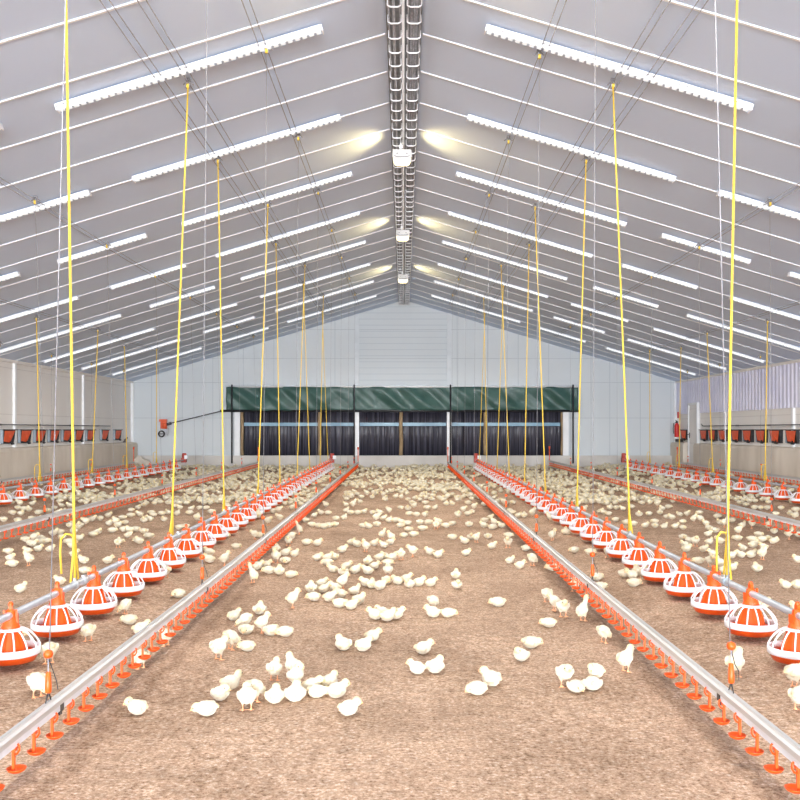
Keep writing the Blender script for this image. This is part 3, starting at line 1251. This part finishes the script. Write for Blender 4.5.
def ell(c, r, rot=(0, 0, 0), col=WHITE):
    return ('e', Vector(c), Vector(r), Euler(rot).to_matrix(), col)


def cap(a, b, ra, rb, col=WHITE):
    return ('c', Vector(a), Vector(b), ra, rb, col)


def legs(x, z, spread=.022, lean=0.0, sit=False):
    out = []
    for s in (-1, 1):
        y = s * spread
        out.append(cap((x, y * .9, z), (x + .010 + lean, y, .045), .019, .0085, WHITE))
        out.append(cap((x + .010 + lean, y, .045), (x + lean, y, .009), .0062, .0058, LEGC))
        for ty in (-.017, 0, .017):
            out.append(cap((x + lean, y, .008), (x + lean + .030 - abs(ty) * .4, y + ty, .005), .0058, .0045, LEGC))
        out.append(cap((x + lean, y, .008), (x + lean - .014, y, .005), .005, .004, LEGC))
    return out


def torso(c, pitch, L=.062, W=.047, H=.048, breast=.03):
    c = Vector(c)
    R = Euler((0, -pitch, 0)).to_matrix()
    out = [ell(c, (L, W, H), (0, -pitch, 0))]
    out.append(ell(c + R @ Vector((breast, 0, .002)), (L * .62, W * .90, H * .90), (0, -pitch, 0)))
    out.append(ell(c + R @ Vector((-L * .96, 0, .016)), (.022, .017, .012), (0, -pitch - .5, 0), CREAM))
    for s in (-1, 1):
        out.append(ell(c + R @ Vector((-.008, s * W * .93, .008)), (L * .66, .010, H * .52), (0, -pitch + .18, s * .08), WHITE))
        out.append(ell(c + R @ Vector((-L * .62, s * W * .80, .0)), (L * .30, .008, H * .22), (0, -pitch + .25, s * .2), CREAM))
    return out


def make_pose(name):
    """primitives, head centre, head direction"""
    if name == 'S':      # standing, head raised
        p = torso((0, 0, .090), .28) + legs(.002, .066)
        h, d = Vector((.060, 0, .150)), Vector((1, 0, -.1))
        p += [cap((.036, 0, .110), h, .032, .024, WHITE)]
    elif name == 'H':    # standing, head held level
        p = torso((0, 0, .088), .10) + legs(.0, .066)
        h, d = Vector((.078, 0, .125)), Vector((1, 0, -.15))
        p += [cap((.035, 0, .098), h, .032, .022, WHITE)]
    elif name == 'P':    # standing, head down to the litter
        p = torso((0, 0, .092), -.22) + legs(.0, .066)
        h, d = Vector((.083, .01, .062)), Vector((.75, .05, -.6))
        p += [cap((.040, 0, .080), h, .031, .022, WHITE)]
    elif name == 'U':    # stretching up to a drinker
        p = torso((-.005, 0, .095), .75) + legs(.0, .066)
        h, d = Vector((.060, 0, .192)), Vector((.75, 0, .65))
        p += [cap((.028, 0, .125), h, .027, .020, WHITE)]
    elif name == 'G':    # preening, head turned back over the shoulder
        p = torso((0, 0, .090), .12) + legs(.0, .066)
        h, d = Vector((.030, .046, .118)), Vector((-.5, .8, -.4))
        p += [cap((.04, .01, .105), h, .030, .022, WHITE)]
    elif name == 'L':    # lying, head up
        p = torso((0, 0, .043), .12, .066, .050, .044)
        h, d = Vector((.064, .0, .081)), Vector((1, .1, -.1))
        p += [cap((.040, 0, .060), h, .030, .022, WHITE)]
    elif name == 'Q':    # lying, head turned aside
        p = torso((0, 0, .043), .10, .066, .050, .044)
        h, d = Vector((.052, .034, .086)), Vector((.45, .9, -.15))
        p += [cap((.040, .010, .058), h, .030, .022, WHITE)]
    else:                # 'Z' lying, head sunk low
        p = torso((0, 0, .040), .02, .068, .052, .042)
        h, d = Vector((.078, .006, .048)), Vector((1, .1, -.35))
        p += [cap((.040, 0, .042), h, .031, .023, WHITE)]
    p.append(ell(h, (.034, .0255, .0255), (0, math.asin(max(-1, min(1, -d.normalized().z))), math.atan2(d.y, d.x)), CREAM))
    p.append(ell(h + Vector((0, 0, .012)), (.018, .016, .012), (0, 0, math.atan2(d.y, d.x)), YEL))
    return p, h, d.normalized()


def prim_mesh(prims):
    bm = bmesh.new()
    for q in prims:
        if q[0] == 'e':
            _, c, r, R, col = q
            mat = Matrix.Translation(c) @ R.to_4x4() @ Matrix.Diagonal((*r, 1))
            bmesh.ops.create_icosphere(bm, subdivisions=2, radius=1, matrix=mat)
        else:
            _, a, b, ra, rb, col = q
            n = 6
            for i in range(n + 1):
                u = i / n
                bmesh.ops.create_icosphere(bm, subdivisions=1 if ra < .01 else 2, radius=ra + (rb - ra) * u, matrix=Matrix.Translation(a.lerp(b, u)))
    me = bpy.data.meshes.new('prim')
    bm.to_mesh(me)
    bm.free()
    return me


def paint(me, prims):
    co = np.empty(len(me.vertices) * 3)
    me.vertices.foreach_get('co', co)
    co = co.reshape(-1, 3)
    D, C = [], []
    for q in prims:
        if q[0] == 'e':
            _, c, r, R, col = q
            l = (co - np.array(c)) @ np.array(R)
            k = np.linalg.norm(l / np.array(r), axis=1)
            D.append((k - 1) * min(r))
        else:
            _, a, b, ra, rb, col = q
            ab = np.array(b - a)
            t = np.clip(((co - np.array(a)) @ ab) / (ab @ ab + 1e-12), 0, 1)
            D.append(np.linalg.norm(co - (np.array(a) + t[:, None] * ab), axis=1) - (ra + (rb - ra) * t))
        C.append(col)
    D = np.array(D)
    wgt = np.exp(-np.clip(D - D.min(0), 0, .05) / .0035)
    wgt /= wgt.sum(0)
    col = wgt.T @ np.array(C)
    rng = np.random.RandomState(3)
    col = np.clip(col * (1 + .03 * rng.randn(len(col), 1)), 0, 1)
    a = me.color_attributes.new('col', 'FLOAT_COLOR', 'POINT')
    a.data.foreach_set('color', np.concatenate([col, np.ones((len(col), 1))], 1).astype(np.float32).ravel())


SQ = .77      # day-old bodies are short and round


def squash(me):
    for v in me.vertices:
        v.co.x *= SQ


def remeshed(prims, voxel, smooth, fuzz):
    me = prim_mesh(prims)
    ob = bpy.data.objects.new('tmp', me)
    COL.objects.link(ob)
    m = ob.modifiers.new('r', 'REMESH')
    m.mode = 'VOXEL'
    m.voxel_size = voxel
    if smooth:
        m2 = ob.modifiers.new('s', 'SMOOTH')
        m2.iterations = smooth
        m2.factor = .5
    dg = bpy.context.evaluated_depsgraph_get()
    out = bpy.data.meshes.new_from_object(ob.evaluated_get(dg))
    bpy.data.objects.remove(ob)
    paint(out, prims)
    squash(out)
    if fuzz:
        rng = np.random.RandomState(11)
        n = len(out.vertices)
        co = np.empty(n * 3)
        out.vertices.foreach_get('co', co)
        co = co.reshape(-1, 3)
        nr = np.array([v.normal for v in out.vertices])
        k = np.sin(co[:, 0] * 260 + 3 * np.sin(co[:, 2] * 190)) * np.sin(co[:, 1] * 240 + 2 * np.sin(co[:, 0] * 150)) * .6 + rng.randn(n) * .5
        legm = (co[:, 2] > .05) | (np.abs(co[:, 0]) > .03)
        co += nr * (k * fuzz * legm)[:, None]
        out.vertices.foreach_set('co', co.ravel())
    out.polygons.foreach_set('use_smooth', [True] * len(out.polygons))
    out.materials.append(M['down'])
    out.update()
    return out


POSES = {}
for nm in 'SHPUGLQZ':
    prims, h, d = make_pose(nm)
    hi = remeshed(prims, .0048, 2, .0011)
    hi.name = 'chick_' + nm
    lo = remeshed(prims, .0125, 1, 0)
    POSES[nm] = (hi, lo, h, d)
    # beak and eyes in the frame of this pose
    side = d.cross(Vector((0, 0, 1))).normalized()
    up = side.cross(d).normalized()
    mb = MB()
    b0 = h + d * .029 - up * .003
    mb.tube([b0, b0 + d * .008, b0 + d * .016 - up * .003], .007, 8, radii=[.0085, .0062, .0012])
    bk = mb.mesh('beak', M['beak'])
    squash(bk)
    eyes = []
    for sg in (-1, 1):
        mb = MB()
        mb.lathe([(0, -.0038), (.0030, -.0024), (.0040, 0), (.0030, .0024), (0, .0038)], 8, tuple(h + d * .014 + side * sg * .0232 + up * .005))
        eyes.append(mb.mesh('eye', M['eye']))
        squash(eyes[-1])
    POSES[nm] = (hi, lo, h, d, bk, eyes)

FACE = {'R': 0, 'L': 180, 'F': -90, 'B': 90, 'r': -40, 'l': -140, 'e': 40, 'w': 140}   # r l: towards the camera; e w: away
# pixel of the foot of each chick, pose, facing
NEAR = """
37,697,P,r 28,665,P,w 66,639,P,w 41,641,L,R 129,625,Z,L 139,635,L,R 155,669,P,w 136,716,Q,L 173,646,H,w 218,660,H,e 230,650,P,e 247,652,Z,L
274,681,H,B 293,679,S,w 300,690,S,r 309,694,L,R 314,697,Z,R 229,691,Q,R 219,702,Q,F 247,711,H,B 258,702,P,e 275,704,L,B 290,703,L,B 206,717,Z,L
233,621,L,e 246,630,P,L 249,635,Z,F 262,634,S,R 270,636,Z,e 281,637,Z,l 259,615,L,B 292,608,S,R 249,583,U,w 343,651,L,w 363,652,L,e 372,642,L,R
423,655,L,R 418,675,L,L 435,674,L,e 328,690,L,e 336,699,L,R 348,717,L,R 478,696,Z,l 492,687,L,w 388,621,L,R 378,620,L,L 440,618,L,L
550,628,Z,L 531,649,Z,R 522,662,L,l 565,687,H,F 596,685,G,w 579,693,Z,F 592,691,Z,B 613,643,P,e 625,672,S,e 583,621,U,e 563,617,H,F 555,611,S,L 547,602,P,F
735,677,S,e 794,688,H,R 799,711,H,e 8,554,Z,L 9,561,L,R 12,567,Z,L 29,566,S,L 19,593,L,e 27,554,L,L 37,552,L,R 49,552,L,e 32,547,L,R 71,548,L,R
73,557,L,R 83,564,L,L 83,574,Z,R 107,564,L,R 118,548,H,B 59,585,L,L 143,584,H,B 126,614,P,l 139,544,L,L 166,578,H,w 209,556,L,L 209,563,L,L 224,566,S,R
178,598,Z,l 235,549,Z,R 257,570,L,R 266,568,L,R 269,574,Z,L 279,575,L,B 290,578,Z,R 276,563,S,F 276,552,L,B 285,556,L,R 294,557,L,e 285,564,Z,F
311,593,L,B 314,601,Z,L 306,545,Z,R 317,546,L,R 319,561,L,R 285,546,H,F 351,545,L,R 357,547,L,L 366,552,S,l 374,546,L,R 384,548,L,L 390,545,L,R
342,553,L,R 334,560,L,w 325,561,L,R 328,566,Z,L 333,573,L,L 343,576,L,F 346,570,L,R 355,574,L,R 368,575,L,L 374,570,L,R 368,565,L,B 379,561,L,R
386,560,L,L 391,561,L,R 387,566,Z,R 401,560,H,B 413,557,H,L 430,555,L,L 438,558,L,R 466,556,L,R 465,544,L,L 388,577,S,F 387,584,Z,F 398,585,L,L
406,583,L,R 411,588,L,l 419,587,L,R 429,587,L,R 456,579,L,B 457,589,L,F 433,610,P,e 441,618,Z,R 366,587,L,L 373,589,L,B 378,590,L,R 324,593,L,R
335,592,L,L 341,590,S,R 354,595,Q,R 341,598,L,L 329,602,L,R 339,608,Z,R 351,610,L,R 358,605,L,e 321,588,L,R 382,618,L,L 394,620,L,R
492,549,L,R 508,548,H,F 526,551,Z,R 538,566,P,e 510,564,L,R 520,569,L,R 499,607,Z,L 575,553,Z,L 590,555,Z,R 553,571,Z,L 597,581,Z,R 600,591,Z,R
574,592,P,B 609,558,P,B 620,559,U,e 625,578,L,F 634,587,Z,R 639,574,L,B 640,583,H,L 648,581,H,F 641,576,L,R 682,597,P,B 717,615,H,B
687,552,L,R 686,548,L,L 704,552,L,R 714,557,L,L 700,564,Z,L 710,567,H,F 721,571,S,L 733,571,L,R 726,574,L,F 732,559,L,R 742,558,L,L 752,558,L,R
762,560,S,R 744,551,L,L 754,548,L,R 765,550,L,L 774,544,L,R 758,572,L,B 788,589,L,L 798,589,L,R 799,563,L,L 765,609,L,R 798,612,L,L
""".split()
# pixel of the middle of each lying chick farther back
MID = """
382,535,S 391,538,S 404,535 413,534 453,537 471,537 476,538 324,526 329,525 335,524 336,518 344,517 327,512 322,512 326,504 363,525 369,526 377,524
346,510 351,512 357,512 364,511 353,504,S 346,504 360,501 373,512 380,512 389,510 376,518 383,518 389,520 396,520 402,522 400,525 408,523 408,529
420,522 428,522 422,528 436,525 440,523 445,525 452,523 469,524 458,515 467,513 472,511 463,509 474,506 469,502 401,507 408,508 410,513 417,514
425,514 414,505 412,502 428,507 435,507 420,499 425,502 447,503 452,503 457,499,S 443,499 431,498 179,527 186,526 197,518 211,511 191,508 190,512
201,507 204,507 207,495 208,501 213,500 217,501 228,506 243,497 164,519 162,513 168,512 177,513 180,507 175,505 186,495 193,491 225,535 258,516,S
268,521 280,518 255,535 260,535 273,511 282,503 278,510 292,507 307,500 309,497 314,515 298,530,U 286,538,P 306,520 312,524 318,525 242,522 237,525
494,493 497,501 504,501 510,510 513,512 518,515 524,515 532,513,S 550,518,S 565,531 570,532 552,536,S 588,536,P 508,535 488,536 492,527 497,523,S
484,525 490,517 484,520 499,525 574,501 581,499 592,501 599,501 607,501 586,499 592,494 566,493 616,519 626,522 634,523 584,509 600,511 604,512 609,513
610,507 616,507 623,508 632,506 639,514 644,502 650,502 657,503 662,508 668,506 660,512 649,513 645,525 655,521 655,525 664,526 675,526 683,527 667,516
672,517 680,514 687,513 683,521 694,519,S 700,519 700,512 706,523 709,528 715,530 708,534 720,522 724,523,S 717,516 683,537 689,540 695,542 709,542
720,541 732,520 738,531 742,525 752,524,S 738,538 751,539 758,534 762,539 768,538 775,540 768,526,S 774,531 784,535,S 798,534
706,497 712,497 720,497 740,502 746,504 755,507 760,507 767,507 768,501 781,507 775,513 790,513 795,515 795,509 655,477 672,485
4,519 18,520 13,512 21,513 24,508 18,507 20,503 32,503 29,509 38,512 32,518 38,519 48,510 54,507 58,512 64,511 68,514 62,505 70,505 80,508 86,502
94,502 96,498 90,495 104,496 111,499 120,495 125,495 128,490 140,487 144,490 150,488 53,533 60,532 70,525 77,527 80,525 62,537 76,538 79,539 70,542
74,531 26,539 34,538 41,538 45,541 31,543 38,542 86,522 92,519 93,534 98,532 100,518 108,515 109,523 116,522 118,525 122,517 112,530 124,529 130,530
136,529 128,535 138,540 144,531 148,536 119,541 130,515 131,509 138,507 140,514 144,520 150,519 154,514 125,522 147,497 144,504 152,512 156,501
""".split()
CH = []    # x, y, pose, facing-degrees
for t in NEAR:
    px, py, p, f = t.split(',')
    x, y = ground(float(px), float(py))
    CH.append([x, y + (.03 if p in 'LQZ' else .0), p, FACE[f] + random.uniform(-14, 14), True])
poses_mid = ['L', 'Z', 'Z', 'Q', 'L', 'H', 'Z', 'Z']
for t in MID:
    q = t.split(',')
    px, py = float(q[0]), float(q[1])
    p = q[2] if len(q) > 2 else random.choice(poses_mid)
    x, y = ground(px, py + (2.6 if p in 'LQZ' else 4.5))
    CH.append([x, y, p, random.choice([0, 180, 30, 150, -30, -150, 90, -90, 0, 180]) + random.uniform(-15, 15), True])
# the far crowd, scattered in clumps


def clump(x, y):
    return (math.sin(1.9 * x + .8 * math.sin(1.1 * y)) + math.sin(1.35 * y + 1.2 * math.sin(.9 * x) + 2) + .8 * math.sin(2.7 * x - 1.7 * y)) / 2.8


far = []
tries = 0
while tries < 9000:
    tries += 1
    x = random.uniform(-9.4, 9.4)
    y = random.uniform(15.5, 33.1)
    ax = abs(x)
    if ax < 1.5:
        if y < 18.5:
            continue
        dens = .55 + .30 * (y - 18) / 15
    elif ax < 2.4:
        dens = .38 if y > 17 else .0
    elif ax < 4.9:
        if y < 17.5:
            continue
        dens = .78
    elif ax < 7.2:
        if y < 18:
            continue
        dens = .70
    else:
        dens = .30
    if y > 31:
        dens = .85
    c = clump(x, y)
    if random.random() > dens * (.30 + .80 * max(0, min(1, .5 + 1.4 * c))):
        continue
    far.append([x, y, random.choice(poses_mid), random.uniform(0, 360), False])
ALL = CH + far
# keep them out of the pans and out of one another
for it in range(14):
    cell = {}
    for i, c in enumerate(ALL):
        cell.setdefault((int(c[0] // .2), int(c[1] // .2)), []).append(i)
    for i, c in enumerate(ALL):
        cx, cy = int(c[0] // .2), int(c[1] // .2)
        for dx in (-1, 0, 1):
            for dy in (-1, 0, 1):
                for j in cell.get((cx + dx, cy + dy), ()):
                    if j <= i:
                        continue
                    d_ = ALL[j]
                    vx, vy = d_[0] - c[0], d_[1] - c[1]
                    L_ = math.hypot(vx, vy) or .001
                    mn = .112
                    if L_ < mn:
                        k = (mn - L_) / 2 / L_ * .6
                        c[0] -= vx * k
                        c[1] -= vy * k
                        d_[0] += vx * k
                        d_[1] += vy * k
for c in ALL:
    for px, py in PANS:
        vx, vy = c[0] - px, c[1] - py
        L_ = math.hypot(vx, vy)
        mn = .25 if c[2] != 'P' else .22
        if L_ < mn:
            L_ = L_ or .01
            c[0] = px + vx / L_ * mn
            c[1] = py + vy / L_ * mn
    if c[2] in 'SHPUG':
        for X, ya, yb in DR:
            if ya < c[1] < yb and abs(c[0] - X) < .085:
                c[0] = X + (.085 if c[0] >= X else -.085)
    c[1] = min(c[1], ZE - .36)
    c[0] = max(-9.45, min(9.45, c[0]))


def shows(c):
    x, y = c[0], c[1]
    if y < 1:
        return False
    u = VX + x * F / y
    v = VY + (HC - floor_z(x, y)) * F / y
    return -8 < u < 808 and v < 825


ALL = [c for c in ALL if shows(c)]
ALL.sort(key=lambda c: c[1])
NIND = 300
ind, rest = ALL[:NIND], ALL[NIND:]
POSE_W = {'S': 'standing head-up', 'H': 'standing head-level', 'P': 'pecking head-down', 'U': 'stretching upward', 'G': 'preening',
          'L': 'lying head-up', 'Q': 'lying head-turned', 'Z': 'lying head-low'}


def facing_words(a):
    a = (a + 180) % 360 - 180
    if abs(a) < 60:
        return 'facing right'
    if abs(a) > 120:
        return 'facing left'
    return 'facing away' if a > 0 else 'facing camera'


def zone_words(x):
    sd = 'left' if x < 0 else 'right'
    ax = abs(x)
    if ax < 1.5:
        return 'in the centre aisle'
    if ax < 2.36:
        return f'between drinker and pans on the inner {sd}'
    if ax < 4.92:
        return f'behind the inner {sd} pan row'
    if ax < 7.25:
        return f'behind the outer {sd} drinker line'
    return f'by the {sd} concrete wall'


rank = {}
for c in ind:
    x, y, p, a, _ = c
    hi, lo, h, d, bk, eyes = POSES[p]
    o = bpy.data.objects.new('chick', hi)
    COL.objects.link(o)
    sc = random.uniform(.88, 1.03)
    o.location = (x, y, floor_z(x, y) - .002)
    o.rotation_euler = (0, 0, math.radians(a))
    o.scale = (sc, sc * random.uniform(.96, 1.06), sc)
    key = (zone_words(x), p, facing_words(a))
    rank[key] = rank.get(key, 0) + 1
    tag(o, f'{ordinal(rank[key])} nearest white chick {POSE_W[p]} {facing_words(a)}, {zone_words(x)}', 'chick', 'chicks on the litter')
    if y < 12.5:
        link('beak', bk, o)
        for e in eyes:
            link('eye', e, o)
# the dense far crowd beyond the first three hundred: one mesh
V, FQ, CC, off = [], [], [], 0
cache = {}
for nm, (hi, lo, *_r) in POSES.items():
    n = len(lo.vertices)
    co = np.empty(n * 3)
    lo.vertices.foreach_get('co', co)
    ca = np.empty(n * 4, dtype=np.float32)
    lo.color_attributes['col'].data.foreach_get('color', ca)
    cache[nm] = (co.reshape(-1, 3), ca.reshape(-1, 4), [tuple(p.vertices) for p in lo.polygons])
for c in rest:
    x, y, p, a, _ = c
    co, ca, ff = cache[p]
    sc = random.uniform(.92, 1.08)
    t = math.radians(a)
    Rm = np.array([[math.cos(t), math.sin(t), 0], [-math.sin(t), math.cos(t), 0], [0, 0, 1]]) * sc
    V.append(co @ Rm + np.array([x, y, floor_z(x, y) - .002]))
    CC.append(ca)
    FQ += [tuple(i + off for i in f) for f in ff]
    off += len(co)
V = np.concatenate(V)
CC = np.concatenate(CC)
me = bpy.data.meshes.new('chick_crowd')
me.from_pydata([tuple(v) for v in V], [], FQ)
a = me.color_attributes.new('col', 'FLOAT_COLOR', 'POINT')
a.data.foreach_set('color', CC.astype(np.float32).ravel())
me.polygons.foreach_set('use_smooth', [True] * len(me.polygons))
me.materials.append(M['down'])
me.update()
tag(link('distant_chicks', me), 'dense crowd of small pale chicks covering the far litter before the gable', 'chick crowd', None, 'stuff')
print('CHICKS', len(ind), len(rest), 'last individual at', ind[-1][1])

# ------------------------------------------------------------------ camera, world, view
w = bpy.data.worlds.new('world')
scene.world = w
w.use_nodes = True
w.node_tree.nodes['Background'].inputs[0].default_value = (.91, .95, 1, 1)
w.node_tree.nodes['Background'].inputs[1].default_value = 46
cam = bpy.data.cameras.new('camera')
co = bpy.data.objects.new('camera', cam)
COL.objects.link(co)
co.location = (0, 0, HC)
co.rotation_euler = (PI / 2, 0, 0)
cam.sensor_width = 36
cam.lens = F / 800 * 36
cam.shift_x = -(VX - 400) / 800
cam.shift_y = (VY - 400) / 800
cam.clip_start = .05
cam.clip_end = 200
scene.camera = co
vs_ = scene.view_settings
scene.display_settings.display_device = 'sRGB'
vs_.view_transform = 'Standard'
vs_.look = 'None'
vs_.gamma = 1
vs_.use_curve_mapping = False
vs_.exposure = 0.56
